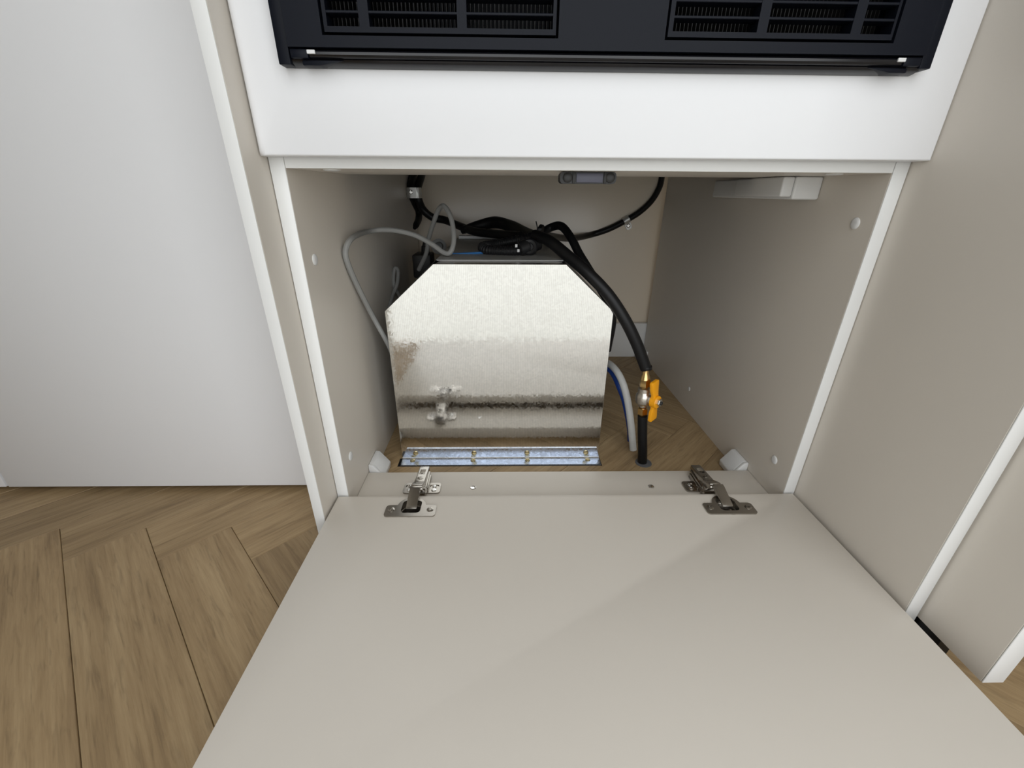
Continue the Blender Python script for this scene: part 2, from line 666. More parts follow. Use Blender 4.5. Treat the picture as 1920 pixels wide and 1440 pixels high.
struct(link('ground', bm_box((-12, -12, -0.50), (12, 12, -0.45)), 'ground'), 'pale paved ground outside')

# ------------------------------------------------------------------ the opened cabinet
cab = thing('fridge_base_cabinet', 'white open base cabinet under the fridge with side boards and front rail', 'cabinet', (0, 0.15, 0))


def board(name, lo, hi, parent, edge=None, mat='laminate'):
    """a board; the front edge band is a strip of its own"""
    lo, hi = Vector(lo), Vector(hi)
    if edge:
        o = link(name, bm_box((lo.x, lo.y + 0.0012, lo.z), hi, 0.0003, 1), mat, parent)
        link('edge_band', bm_box(lo, (hi.x, lo.y + 0.0012, hi.z), 0.0005, 2), edge, o)
    else:
        o = link(name, bm_box(lo, hi, 0.0006, 2), mat, parent)
    return o


side = {}
side[-1] = board('side_panel', (-H - T, 0, 0.0), (-H, 0.573, 0.410), cab, 'edge')
side[1] = board('side_panel', (H, 0, 0.0), (H + T, 0.573, 0.410), cab, 'edge')
top_board = board('top_board', (-H + 0.0002, 0.0004, ZT), (H - 0.0002, 0.154, 0.410), cab, 'edge')
rail = board('bottom_rail', (-H + 0.0003, 0.002, 0.0005), (H - 0.0003, 0.0744, 0.0192), cab)
for s, y, z in ((1, 0.0246, 0.3532), (1, 0.0322, 0.0666), (-1, 0.026, 0.3159), (-1, 0.026, 0.0798)):
    link('cover_cap', bm_lathe((s * H, y, z), (-s, 0, 0), [(-0.001, 0.0056), (0.0006, 0.0056), (0.0013, 0.0047), (0.0017, 0.003), (0.0018, 0.001)], 20), 'plastic', side[s])
link('dowel_cap', bm_lathe((H, 0.2973, 0.0429), (-1, 0, 0), [(-0.001, 0.0042), (0.0006, 0.0042), (0.0012, 0.003), (0.0013, 0.001)], 16), 'plastic', side[1])
for x in (-0.2375, 0.232):
    link('cover_cap', bm_lathe((x, 0.022, ZT), (0, 0, -1), [(-0.001, 0.0075), (0.0006, 0.0075), (0.0013, 0.0055), (0.0014, 0.002)], 20), 'plastic', top_board)
for x in (-0.1209, 0.1186):
    link('screw', bm_lathe((x, 0.0393, 0.0192), (0, 0, 1), [(-0.0005, 0.0042), (0.0004, 0.0042), (0.0009, 0.0034), (0.0004, 0.0022), (0.0003, 0.0009)], 16), 'steel', rail)

# ------------------------------------------------------------------ the flap lying open
FL0, FL1 = -0.281, 0.2791
door_len = 0.320
flap = thing('flap_door', 'white flap door lying open flat in front of the cabinet', 'cabinet door', (0, -0.003, 0.0))


def bm_flap():
    # panel with two round hinge cup bores in its inner face
    b = bm_box((FL0, -0.003 - door_len, ZD - 0.0150), (FL1, -0.003, ZD), 0.0009, 2)
    return carve(b, [bm_lathe((cx, -0.0240, ZD - 0.0115), (0, 0, 1), [(0, 0.0162), (0.02, 0.0162)], 36) for cx in (-0.1880, 0.1862)])


flap_panel = link('panel', bm_flap(), 'laminate', flap)

# ------------------------------------------------------------------ concealed hinges
def hinge(cx, label, s):
    h = thing('cabinet_hinge', label, 'hinge', (cx, 0.03, 0.0195), 'concealed hinges of the flap door')
    z0 = ZD + 0.0001
    # cup flange: rounded bar with a round bulge, and a window cut in it
    n = 18
    outer = []
    for i in range(6):                               # front-left, front-right rounded corners
        a = math.radians(180 + 90 * i / 5)
        outer.append((-0.0255 + 0.0038 * math.cos(a), -0.0362 + 0.0038 * math.sin(a)))
    for i in range(6):
        a = math.radians(270 + 90 * i / 5)
        outer.append((0.0255 + 0.0038 * math.cos(a), -0.0362 + 0.0038 * math.sin(a)))
    for i in range(6):
        a = math.radians(0 + 90 * i / 5)
        outer.append((0.0255 + 0.0038 * math.cos(a), -0.0250 + 0.0038 * math.sin(a)))
    R_ = 0.0168
    yc = -0.0240
    for i in range(n + 1):
        a = math.radians(10 + 160 * i / n)
        outer.append((R_ * math.cos(a), yc + R_ * math.sin(a)))
    for i in range(6):
        a = math.radians(90 + 90 * i / 5)
        outer.append((-0.0255 + 0.0038 * math.cos(a), -0.0250 + 0.0038 * math.sin(a)))
    outer = [(cx + x, y) for x, y in outer]
    hole = [(cx + x, y) for x, y in rrect(-0.0112, -0.0345, 0.0112, -0.0135, 0.0045, 4)]
    b = bmesh.new()
    TH = 0.0015
    lay = {}
    for zz in (z0, z0 + TH):
        lay[zz] = ([b.verts.new((x, y, zz)) for x, y in outer], [b.verts.new((x, y, zz)) for x, y in hole])
        ed = []
        for ring in lay[zz]:
            ed += [b.edges.new((ring[i], ring[(i + 1) % len(ring)])) for i in range(len(ring))]
        bmesh.ops.triangle_fill(b, use_beauty=True, edges=ed)
    for k in (0, 1):
        p, q = lay[z0][k], lay[z0 + TH][k]
        for i in range(len(p)):
            b.faces.new((p[i], p[(i + 1) % len(p)], q[(i + 1) % len(p)], q[i]))
    cup = link('cup_plate', b, 'nickel', h)
    # the cup itself: an open metal bowl set into the bore
    b = bmesh.new()
    prev = None
    for r_, z_ in ((0.0159, z0), (0.0159, z0 - 0.0112), (0.0010, z0 - 0.0112), (0.0010, z0 - 0.0104), (0.0145, z0 - 0.0104), (0.0152, z0 - 0.0095), (0.0152, z0)):
        ring = [b.verts.new((cx + r_ * math.cos(2 * math.pi * i / 32), -0.0240 + r_ * math.sin(2 * math.pi * i / 32), z_)) for i in range(32)]
        if prev:
            for i in range(32):
                b.faces.new((prev[i], prev[(i + 1) % 32], ring[(i + 1) % 32], ring[i]))
        else:
            first = ring
        prev = ring
    for i in range(32):
        b.faces.new((prev[i], prev[(i + 1) % 32], first[(i + 1) % 32], first[i]))
    link('cup_bowl', b, 'nickel', cup)
    b = bm_box((cx - 0.0055, -0.0330, z0 - 0.0080), (cx + 0.0055, -0.0255, z0 - 0.0040), 0.0006, 1)
    link('cup_spring', b, 'nickel', cup)
    for sx in (-1, 1):
        link('screw', bm_cross_screw((cx + sx * 0.0225, -0.0292, z0 + TH - 0.0003), (0, 0, 1), 0.0040, 0.0012), 'nickel', cup)
    # elbow: folded strip from the cup up and back to the arm, with side cheeks
    w = 0.0064
    up = [(-0.0270, z0 + 0.0006), (-0.0235, 0.0435), (0.0005, 0.0502), (0.0040, 0.0508)]
    lo = [(0.0035, 0.0462), (-0.006, 0.0436), (-0.0200, z0 + 0.0017), (-0.0215, z0 + 0.0004)]
    b = bm_prism(up + lo, 'x', cx - w, cx + w, 0.0006, 2)
    link('elbow', b, 'nickel', h)
    up = [(0.0070, 0.0462), (0.0095, 0.0482), (0.0180, 0.0440), (0.0270, 0.0400)]
    lo = [(0.0270, 0.0300), (0.0150, 0.0320), (0.0085, 0.0400)]
    b = bm_prism(up + lo, 'x', cx - 0.0068, cx + 0.0068, 0.0009, 2)
    link('knuckle', b, 'nickel', h)
    link('pivot_pin', bm_lathe((cx - 0.0078, 0.0062, 0.0445), (1, 0, 0), [(0, 0.0022), (0.0006, 0.0026), (0.0150, 0.0026), (0.0156, 0.0022)], 14), 'nickel', h)
    link('bushing', bm_lathe((cx - 0.0092, 0.0170, 0.0310), (1, 0, 0), [(0, 0.0050), (0.0008, 0.0058), (0.0176, 0.0058), (0.0184, 0.0050)], 18), 'nickel', h)
    # arm: channel above the mounting plate
    b = bm_prism([(0.024, 0.0300), (0.024, 0.0405), (0.0275, 0.0408), (0.0645, 0.0362), (0.0650, 0.0300)], 'x', cx - 0.0064, cx + 0.0064, 0.0007, 2)
    sl = (0.0362 - 0.0408) / (0.0645 - 0.0275)
    zz = lambda y: 0.0408 + sl * (y - 0.0275)
    b = carve(b, [bm_box((cx - 0.0036, 0.0430, zz(0.0495) - 0.0036), (cx + 0.0036, 0.0560, zz(0.0495) + 0.004))])
    arm = link('arm', b, 'nickel', h)
    link('adjusting_screw', bm_cross_screw((cx, 0.0490, zz(0.0495) - 0.0037), (0, 0, 1), 0.0028, 0.0016), 'nickel', arm)
    link('side_screw', bm_cross_screw((cx, 0.0335, zz(0.0335) - 0.0003), (0, 0.12, 1), 0.0040, 0.0012), 'nickel', arm)
    # mounting plate with two wings, centre rib
    b = bm_prism(rrect(cx - 0.0243, 0.0268, cx + 0.0243, 0.0475, 0.0042), 'z', 0.0193, 0.0215)
    b = carve(b, [bm_prism(rrect(cx + sx * 0.016 - 0.0062, 0.0370, cx + sx * 0.016 + 0.0062, 0.0434, 0.003), 'z', 0.0204, 0.0230) for sx in (-1, 1)])
    mp = link('mounting_plate', b, 'nickel', h)
    link('rib', bm_box((cx - 0.0078, 0.0220, 0.0200), (cx + 0.0078, 0.0620, 0.0302), 0.0008, 2), 'nickel', mp)
    link('rib_step', bm_box((cx + s * 0.0078 - 0.0014, 0.0300, 0.0203), (cx + s * 0.0078 + 0.0014, 0.0590, 0.0268), 0.0006, 2), 'nickel', mp)
    for sx in (-1, 1):
        link('screw', bm_cross_screw((cx + sx * 0.0158, 0.0402, 0.0202), (0, 0, 1), 0.0028, 0.0020), 'steel', mp)
        link('screw', bm_cross_screw((cx + sx * 0.0162, 0.0322, 0.0213), (0, 0, 1), 0.0034, 0.0011), 'steel', mp)
    return h


hinge(-0.1880, 'nickel concealed hinge of the flap door beside the heater housing', 1)
hinge(0.1862, 'nickel concealed hinge of the flap door in front of the gas valve', -1)


# ------------------------------------------------------------------ corner connector blocks
def connector_block(s, y, label):
    x = s * H
    t = thing('corner_connector', label, 'connector', (x - s * 0.010, y + 0.02, 0.0002), 'white corner connectors of the cabinet')
    pts = [(0.0003, 0.0), (0.0195, 0.0), (0.0205, 0.0090), (0.0065, 0.0280), (0.0003, 0.0290)]
    link('cover', bm_prism([(x - s * a, b_ + 0.0003) for a, b_ in pts], 'y', y + 0.0052, y + 0.0390, 0.0014, 3), 'plastic', t)
    pts = [(0.0003, 0.0), (0.0198, 0.0), (0.0208, 0.0092), (0.0067, 0.0284), (0.0003, 0.0294)]
    link('base', bm_prism([(x - s * a, b_ + 0.0003) for a, b_ in pts], 'y', y, y + 0.0050, 0.0014, 3), 'plastic', t)
    return t


connector_block(-1, 0.0765, 'white plastic corner connector at the heater housing side of the front rail')
connector_block(1, 0.0765, 'white plastic corner connector at the gas valve side of the front rail')
connector_block(1, 0.5350, 'white plastic corner connector in the far corner against the wall ledge')

# ------------------------------------------------------------------ fridge surround, neighbouring panels
_b = bmesh.new()
pts = [(-0.2826, 0.4055), (0.2833, 0.4060), (0.2833, 1.40), (-0.2826, 1.40)]
inner = [(-0.2440, 0.4665), (0.2440, 0.4672), (0.2440, 1.34), (-0.2440, 1.34)]
yF, yB = -0.0185, -0.0006
for yy in (yF, yB):
    O = [_b.verts.new((x, yy, z)) for x, z in pts]
    I = [_b.verts.new((x, yy, z)) for x, z in inner]
    for i in range(4):
        _b.faces.new((O[i], O[(i + 1) % 4], I[(i + 1) % 4], I[i]))
    if yy == yF:
        O0, I0 = O, I
for P, Q in ((O0, O), (I0, I)):
    for i in range(4):
        _b.faces.new((P[i], P[(i + 1) % 4], Q[(i + 1) % 4], Q[i]))
bmesh.ops.recalc_face_normals(_b, faces=_b.faces)
_e = [e for e in _b.edges if all(abs(v.co.y - yF) < 1e-6 and abs(v.co.x + 0.2826) < 1e-6 for v in e.verts)]
bmesh.ops.bevel(_b, geom=_e, offset=0.0075, segments=6, affect='EDGES', profile=0.5)
_e = [e for e in _b.edges if all(abs(v.co.y - yF) < 1e-6 for v in e.verts) and (all(abs(v.co.z - 0.4058) < 1e-3 for v in e.verts) or all(abs(v.co.x - 0.2833) < 1e-6 for v in e.verts))]
bmesh.ops.bevel(_b, geom=_e, offset=0.0014, segments=3, affect='EDGES', profile=0.5)
tag(link('fridge_surround', _b, 'face', org=(0, -0.01, 0.4055)), 'white fascia frame around the black fridge grille', 'panel')

dv = thing('divider_panel', 'tall white divider panel between the flap cabinet and the plain cabinet front', 'panel', (-0.289, 0.2, 0))
_p = link('panel', bm_box((-0.2948, -0.0388, 0.0003), (-0.2838, 0.575, 1.86), 0.0003, 1), 'laminate', dv)
link('edge_band', bm_box((-0.2948, -0.0400, 0.0003), (-0.2838, -0.0388, 1.86), 0.0005, 2), 'edge', dv)

ep = thing('end_panel', 'tall white end panel touching the gas valve side of the cabinet', 'panel', (0.290, 0.2, 0))
link('panel', bm_box((0.2839, -0.1608, 0.0003), (0.2966, 0.575, 1.86), 0.0003, 1), 'laminate', ep)
link('edge_band', bm_box((0.2839, -0.1620, 0.0003), (0.2966, -0.1608, 1.86), 0.0005, 2), 'edge', ep)

sp = thing('furniture_panel', 'white furniture panel on a black plinth beside the end panel', 'panel', (0.3075, 0.2, 0))
link('panel', bm_box((0.2985, -0.2173, 0.0285), (0.3158, 0.575, 1.86), 0.0003, 1), 'laminate', sp)
link('edge_band', bm_box((0.2985, -0.2185, 0.0285), (0.3158, -0.2173, 1.86), 0.0007, 2), 'edge', sp)
link('plinth', bm_box((0.2995, -0.1830, 0.0003), (0.3130, 0.575, 0.0284), 0.0005, 1), 'black', sp)
link('levelling_foot', bm_lathe((0.3000, -0.1760, 0.012), (-1, 0, 0), [(-0.001, 0.005), (0.0006, 0.005), (0.001, 0.003)], 14), 'dark_plate', sp)


def left_cabinet(x0, x1, label):
    t = thing('storage_cabinet', label, 'cabinet', ((x0 + x1) / 2, 0.3, 0))
    link('body', bm_box((x0 + 0.001, 0.0785, 0.0300), (x1 - 0.001, 0.572, 1.86), 0.001, 1), 'laminate', t)
    link('plinth', bm_box((x0 + 0.002, 0.1300, 0.0005), (x1 - 0.002, 0.560, 0.0298), 0.0005, 1), 'room', t)
    link('front', bm_box((x0, 0.0605, 0.0085), (x1, 0.0782, 1.86), 0.0010, 2), 'face', t)


left_cabinet(-0.7545, -0.2952, 'tall plain white cabinet front beside the divider panel')
left_cabinet(-1.2200, -0.7575, 'plain white cabinet front past the narrow vertical gap')

# ------------------------------------------------------------------ fridge
fr = thing('fridge', 'black built-in fridge with slotted ventilation grilles in the white frame', 'fridge', (0, 0.2, 0.4660))
FY = -0.0330
link('body', bm_box((-0.236, 0.0000, 0.4700), (0.236, 0.50, 1.33), 0.002, 1), 'fridge', fr)
for s in (-1, 1):
    # side trim rail: flat bar with a turned-in lower end
    xa, xb = s * 0.2460, s * 0.2372
    z0 = 0.4645 if s < 0 else 0.4670
    link('side_trim', bm_box((min(xa, xb), -0.0300, z0), (max(xa, xb), -0.0187, 1.34), 0.0007, 2), 'fridge', fr)
# face plate around the two grilles
GX = ((-0.2100, -0.0395), (0.0385, 0.2090))
GZ0, GZ1 = 0.4815, 0.5560
b = bmesh.new()
for lo, hi in (((-0.2362, FY, 0.4745), (0.2362, -0.0190, GZ0)), ((-0.2362, FY, GZ1), (0.2362, -0.0190, 0.590)),
               ((-0.2362, FY, GZ0), (GX[0][0], -0.0190, GZ1)), ((GX[0][1], FY, GZ0), (GX[1][0], -0.0190, GZ1)),
               ((GX[1][1], FY, GZ0), (0.2362, -0.0190, GZ1))):
    bm_box(lo, hi, bm=b)
bmesh.ops.remove_doubles(b, verts=b.verts, dist=1e-6)
link('face_plate', b, 'fridge', fr)
link('door', bm_box((-0.2362, FY - 0.004, 0.5925), (0.2362, -0.0190, 1.335), 0.003, 2), 'fridge', fr)
# lower edge: groove, glossy rounded bar, recessed lip
prof = [(-0.0300, 0.4735), (-0.0312, 0.4722), (-0.0310, 0.4706), (-0.0295, 0.4690), (-0.0270, 0.4682), (-0.0190, 0.4682), (-0.0190, 0.4735)]
link('gloss_bar', bm_prism(prof, 'x', -0.2225, 0.2225), 'fridge_gloss', fr)
prof = [(-0.0285, 0.4680), (-0.0270, 0.4662), (-0.0225, 0.4648), (-0.0190, 0.4644), (-0.0190, 0.4680)]
link('lower_lip', bm_prism(prof, 'x', -0.2395, 0.2395), 'fridge_gloss', fr)
for s in (-1, 1):
    xs = sorted((s * 0.2360, s * 0.2230))
    link('end_cap', bm_box((xs[0], -0.0315, 0.4682), (xs[1], -0.0190, 0.4738), 0.0008, 2), 'fridge', fr)
    link('clip', bm_box((s * 0.2205 - 0.0030, -0.0322, 0.4707), (s * 0.2205 + 0.0030, -0.0308, 0.4732), 0.0003, 1), 'plastic', fr)
    xs = sorted((s * 0.2290, s * 0.1980))
    link('hinge_cover', bm_prism([(xs[0] if s < 0 else xs[0] + 0.018, 0.4642), (xs[1] if s > 0 else xs[1] - 0.018, 0.4642), (xs[1], 0.4675), (xs[0], 0.4675)][::1], 'y', -0.0293, -0.0192, 0.0008, 2), 'fridge', fr)
for gi, (xa, xb) in enumerate(GX):
    gy = FY + 0.0004
    b = bmesh.new()
    m_ = 0.0019                                     # shadow groove around each grille
    fx0, fx1 = xa + m_, xb - m_
    fz0, fz1 = GZ0 + m_, GZ1 - m_
    cols = [(-0.2055, -0.1826), (-0.1754, -0.1126), (-0.1058, -0.0438)] if gi == 0 else [(0.0437, 0.1055), (0.1129, 0.1750), (0.1825, 0.2052)]
    edges = [fx0] + [x for c_ in cols for x in c_] + [fx1]
    zs0 = 0.4868
    bm_box((fx0, gy, fz0), (fx1, -0.0210, zs0), bm=b)
    bm_box((fx0, gy, fz1 - 0.0045), (fx1, -0.0210, fz1), bm=b)
    for i in range(0, len(edges), 2):
        bm_box((edges[i], gy, zs0), (edges[i + 1], -0.0210, fz1 - 0.0045), bm=b)
    bmesh.ops.remove_doubles(b, verts=b.verts, dist=1e-6)
    g = link('grille', b, 'fridge', fr)
    z = zs0 + 0.0076
    while z < fz1 - 0.006:
        for c0, c1 in cols:
            link('slat', bm_box((c0 - 0.0005, gy + 0.0003, z), (c1 + 0.0005, -0.0225, z + 0.0017), 0.0003, 1), 'fridge', g)
        z += 0.0093
    # cooling fins seen through the slots
    b = bmesh.new()
    x = xa + 0.004
    while x < xb - 0.004:
        bm_box((x, -0.0150, GZ0 + 0.002), (x + 0.0004, -0.004, GZ1 - 0.002), bm=b)
        x += 0.0030
    link('cooling_fins', b, 'dark_plate', fr, smooth=False)['kind'] = 'stuff'

# ------------------------------------------------------------------ heater housing
hb = thing('heater_housing', 'galvanised sheet metal heater housing with chamfered top corners', 'heater', (-0.085, 0.29, 0))
BX0, BX1, TX0, TX1, SZ, TZ = -0.2372, 0.0675, -0.1690, 0.0006, 0.2340, 0.2952
plate = [(BX0, 0.0035), (BX1, 0.0035), (BX1, SZ), (TX1, TZ), (TX0, TZ), (BX0, SZ)]
link('front_plate', bm_prism(plate, 'y', 0.1350, 0.1362, 0.0003, 1), 'galv', hb)
# top flange folded back from the plate
fl = [(TX0 + 0.002, 0.1364), (TX1 - 0.002, 0.1364), (TX1 - 0.003, 0.1580), (TX1 - 0.008, 0.1625), (TX0 + 0.010, 0.1625), (TX0 + 0.004, 0.1580)]
link('top_flange', bm_prism(fl, 'z', 0.2938, 0.2949, 0.0002, 1), 'nickel', hb)
b = bmesh.new()
rim = [(BX0 + 0.001, 0.0036), (BX0 + 0.001, SZ + 0.0002), (TX0, TZ + 0.0012), (TX1, TZ + 0.0012), (BX1 - 0.001, SZ + 0.0002), (BX1 - 0.001, 0.0036)]
off = [(x + (0.0012 if x < -0.085 else -0.0012), z - (0.0012 if z > 0.1 else 0)) for x, z in rim]
A = [[b.verts.new((x, y, z)) for x, z in r] for y in (0.1366, 0.1630, 0.4650) for r in (rim, off)]
A0, A0i, A1, A1i, A2, A2i = A
for i in range(5):
    lays = ((A0, A1), (A1, A2)) if i != 2 else ((A1, A2),)      # the top is open over the flange
    for p, q in lays:
        b.faces.new((p[i], p[i + 1], q[i + 1], q[i]))
    lays = ((A0i, A1i), (A1i, A2i)) if i != 2 else ((A1i, A2i),)
    for p, q in lays:
        b.faces.new((p[i], p[i + 1], q[i + 1], q[i]))
    b.faces.new((A2[i], A2[i + 1], A2i[i + 1], A2i[i]))
b.faces.new((A1[2], A1[3], A1i[3], A1i[2]))
link('hood', b, 'hood', hb)
link('rear_plate', bm_prism([(x * 0.995 - 0.0004, z * 0.995) for x, z in plate], 'y', 0.4640, 0.4652), 'hood', hb)
link('top_rail', bm_box((TX0 + 0.004, 0.4300, TZ + 0.0013), (TX1 - 0.004, 0.4420, TZ + 0.0070), 0.0006, 1), 'hood', hb)
# hinged angle strip along the foot, eight screws
ang = thing_part = None
b = bm_prism([(-0.2362, 0.1160), (0.0690, 0.1160), (0.0692, 0.1342), (-0.2365, 0.1342)], 'z', 0.0004, 0.0018)
merge(b, bm_prism([(-0.2362, 0.0030), (0.0690, 0.0030), (0.0640, 0.0198), (-0.2285, 0.0198)], 'y', 0.1332, 0.1346))
ang = link('angle_strip', b, 'zinc', hb)
link('angle_bend', bm_lathe((-0.2364, 0.1330, 0.0026), (1, 0, 0), [(0, 0.0010), (0.0002, 0.0012), (0.3052, 0.0012), (0.3054, 0.0010)], 10), 'steel', ang)
link('base_gasket', bm_box((-0.2405, 0.1145, 0.00005), (0.0702, 0.1350, 0.0004)), 'black', ang)
for x in (-0.2154, -0.1256, -0.0438, 0.0477):
    link('screw', bm_cross_screw((x, 0.1332, 0.0114), (0, -1, 0), 0.0040, 0.0012), 'screw', ang)
for x in (-0.2198, -0.1271, -0.0431, 0.0504):
    link('screw', bm_cross_screw((x, 0.1274, 0.0018), (0, 0, 1), 0.0040, 0.0012), 'screw', ang)

# ------------------------------------------------------------------ gas hose with valve
vx, vy = 0.1195, 0.1209
gv = thing('gas_valve', 'small nickel gas valve with yellow butterfly handle between black hoses', 'valve', (vx, vy, 0.0860))
axis = Vector((0.035, 0.0, 1)).normalized() * 1.0
axis = (Vector((0.1176, vy, 0.1567)) - Vector((0.1222, vy, 0.0860))).normalized()
base = Vector((0.1222, vy, 0.0860))
link('lower_nut', bm_lathe(base, axis, [(-0.006, 0.0042), (0.0, 0.0042), (0.0002, 0.0068), (0.0010, 0.0076), (0.0098, 0.0076), (0.0106, 0.0068), (0.0112, 0.0050), (0.0140, 0.0050)], 6, phase=0.3), 'brass', gv)
body = bm_lathe(base + axis * 0.0128, axis, [(0, 0.0064), (0.0028, 0.0068), (0.0040, 0.0082), (0.0060, 0.0104), (0.0085, 0.0112), (0.0165, 0.0112), (0.0195, 0.0102), (0.0215, 0.0082), (0.0235, 0.0078), (0.0238, 0.0086), (0.0280, 0.0086), (0.0290, 0.0076)], 24)
vb = link('body', body, 'valve', gv)
link('upper_nut', bm_lathe(base + axis * 0.0440, axis, [(-0.0026, 0.0050), (0, 0.0050), (0.0004, 0.0070), (0.0012, 0.0078), (0.0115, 0.0078), (0.0120, 0.0074)], 6, phase=0.1), 'brass', gv)
link('cone_nipple', bm_lathe(base + axis * 0.0560, axis, [(0, 0.0074), (0.0030, 0.0066), (0.0090, 0.0044), (0.0150, 0.0042), (0.0190, 0.0042)], 20), 'brass', gv)
cen = base + axis * 0.0265
st = Vector((0.66, -0.75, 0.0)).normalized()
st = (st - axis * st.dot(axis)).normalized()
link('stem', bm_lathe(cen + st * 0.008, st, [(0, 0.0068), (0.006, 0.0062), (0.008, 0.0045), (0.014, 0.0045)], 18), 'valve', gv)
wa = Vector((-0.13, 0.0, 1.0))
wa = (wa - st * wa.dot(st)).normalized()
hd = st.cross(wa).normalized()
b = bm_lathe(cen + st * 0.0135, st, [(0, 0.0085), (0.0006, 0.0092), (0.0086, 0.0092), (0.0096, 0.0084)], 22)


def wing(sgn):
    w = bmesh.new()
    # outline in (hd, axis) plane, flared towards the tip; leans towards the valve then out
    prof = [(0.0040, -0.0066, 0.0066, 0.000), (0.0105, -0.0058, 0.0058, -0.0010), (0.0160, -0.0074, 0.0074, -0.0030), (0.0290, -0.0086, 0.0086, -0.0040), (0.0312, -0.0070, 0.0070, -0.0040)]
    rows = []
    for l, a, c, o_ in prof:
        rows.append([w.verts.new(cen + st * (0.0150 + t_ + o_ * 0.5) + wa * (sgn * l) + hd * q) for t_, q in ((0, a), (0, c), (0.0050, c), (0.0050, a))])
    for p, q in zip(rows, rows[1:]):
        for i in range(4):
            w.faces.new((p[i], p[(i + 1) % 4], q[(i + 1) % 4], q[i]))
    w.faces.new(rows[0][::-1])
    w.faces.new(rows[-1])
    bmesh.ops.recalc_face_normals(w, faces=w.faces)
    bmesh.ops.bevel(w, geom=w.edges[:], offset=0.0008, segments=2, affect='EDGES', profile=0.5)
    return w


merge(b, wing(1))
merge(b, wing(-1))
hnd = link('handle', b, 'yellow', gv)
link('nut', bm_lathe(cen + st * 0.0228, st, [(0, 0.0054), (0.0004, 0.0058), (0.0036, 0.0058), (0.0042, 0.0050)], 6), 'steel', hnd)
link('stud', bm_lathe(cen + st * 0.0262, st, [(0, 0.0028), (0.0022, 0.0028), (0.0028, 0.0022)], 14), 'dark_plate', hnd)

lower = [(0.1335, vy, 0.0006), (0.1316, vy, 0.020), (0.1272, vy, 0.050), (0.1229, vy, 0.0835)]
lh = thing('gas_hose', 'short black gas hose rising from the floor into the valve', 'hose', (0.1335, vy, 0.0006))
link('sleeve', bm_tube(lower, 0.0070, 16), 'black', lh)
tag(link('floor_grommet', bm_lathe((0.1355, vy, 0.0003), (0, 0, 1), [(0, 0.0125), (0.0009, 0.0120), (0.0016, 0.0095)], 22), 'grommet', org=(0.1355, vy, 0.0003)), 'grey sealing ring on the floor around the short gas hose', 'grommet')

up_pts = [at(1003, 441, 'y', 0.222), at(1030, 452, 'y', 0.192), at(1066, 481, 'y', 0.166), at(1100, 510, 'y', 0.146), at(1140, 552, 'y', 0.131), at(1172, 600, 'y', 0.123), at(1194, 645, 'y', 0.1209), Vector((0.1176, vy, 0.1575))]
ph = thing('gas_hose', 'thick black hose curving over the heater housing down to the yellow valve', 'hose', up_pts[-1])
link('sleeve', bm_tube(up_pts, 0.0078, 18), 'black', ph)
link('sleeve_end', bm_lathe(up_pts[-1] - axis * 0.0004, axis, [(0, 0.0080), (0.0006, 0.0083), (0.0040, 0.0081), (0.0045, 0.0079)], 18), 'black', ph)


def cable(name, pts, r, mat, label, cat, **k):
    pts = [Vector(p) for p in pts]
    o = link(name, bm_tube(pts, r, **k), mat, org=pts[-1])
    return tag(o, label, cat)


P = lambda u, v, y: at(u, v, 'y', y)
PX = lambda u, v, x: at(u, v, 'x', x)
W = lambda u, v, o=0.008: on_wall(u, v, o)

# second hose behind the gas hose
cable('water_hose', [P(1012, 440, 0.275), P(1032, 427, 0.285), P(1052, 424, 0.270), P(1070, 445, 0.240), P(1085, 474, 0.222), P(1102, 502, 0.205), P(1125, 540, 0.200), P(1148, 590, 0.205), Vector((0.0855, 0.215, 0.150))],
      0.0062, 'black', 'thinner black hose arching behind the thick gas hose', 'hose')
# hoses on the back wall
cable('water_hose', [W(1243, 316), W(1241, 332), W(1236, 352), W(1222, 376), W(1200, 397), W(1174, 413), W(1140, 430), W(1105, 441), P(1070, 447, 0.52), P(1040, 444, 0.42), P(1015, 440, 0.32)],
      0.0066, 'black', 'black hose curving down the wall from the side without the grey cable', 'hose')
cable('water_hose', [PX(795, 316, -0.2470), PX(789, 334, -0.2490), PX(784, 350, -0.2500), PX(783, 362, -0.2500), PX(787, 380, -0.2470), PX(796, 396, -0.2380), P(812, 408, 0.505), P(835, 413, 0.500), P(862, 424, 0.455), P(890, 434, 0.400), P(930, 439, 0.350), P(975, 443, 0.290)],
      0.0074, 'black', 'black hose running from the corner clip across the heater top into the bundle', 'hose')
cable('cable_sleeve', [PX(778, 316, -0.2610), PX(773, 334, -0.2615), PX(770, 350, -0.2618), PX(771, 362, -0.2618), PX(778, 380, -0.2600), PX(785, 396, -0.2560), PX(785, 410, -0.2560), PX(780, 422, -0.2590), PX(777, 428, -0.2610)],
      [0.0078, 0.0078, 0.0078, 0.0078, 0.0074, 0.0070, 0.0068, 0.0062, 0.0034], 'black', 'short black sleeve ending on the side board below the clip', 'cable')
cable('water_hose', [P(866, 432, 0.43), P(895, 424, 0.42), P(928, 417, 0.41), P(958, 424, 0.37), P(985, 436, 0.31), P(1006, 443, 0.26)],
      [0.0068, 0.0095, 0.0105, 0.0100, 0.0085, 0.0075], 'black', 'bulging black hose arching above the bundle on the heater', 'hose')
cable('corrugated_sleeve', [P(1006, 444, 0.250), P(968, 451, 0.262), P(925, 459, 0.256), P(906, 463, 0.240), P(912, 469, 0.222), P(935, 471, 0.215), P(962, 471, 0.211), P(985, 468, 0.209)],
      0.0072, 'corr', 'black corrugated sleeve folded into a flat loop on the heater top', 'cable', ribs=0.0005)
kn = thing('plug_connector', 'round black plug connector lying beside the folded corrugated sleeve', 'connector', P(992, 466, 0.208))
c0, c1 = P(972, 469, 0.209), P(1008, 455, 0.222)
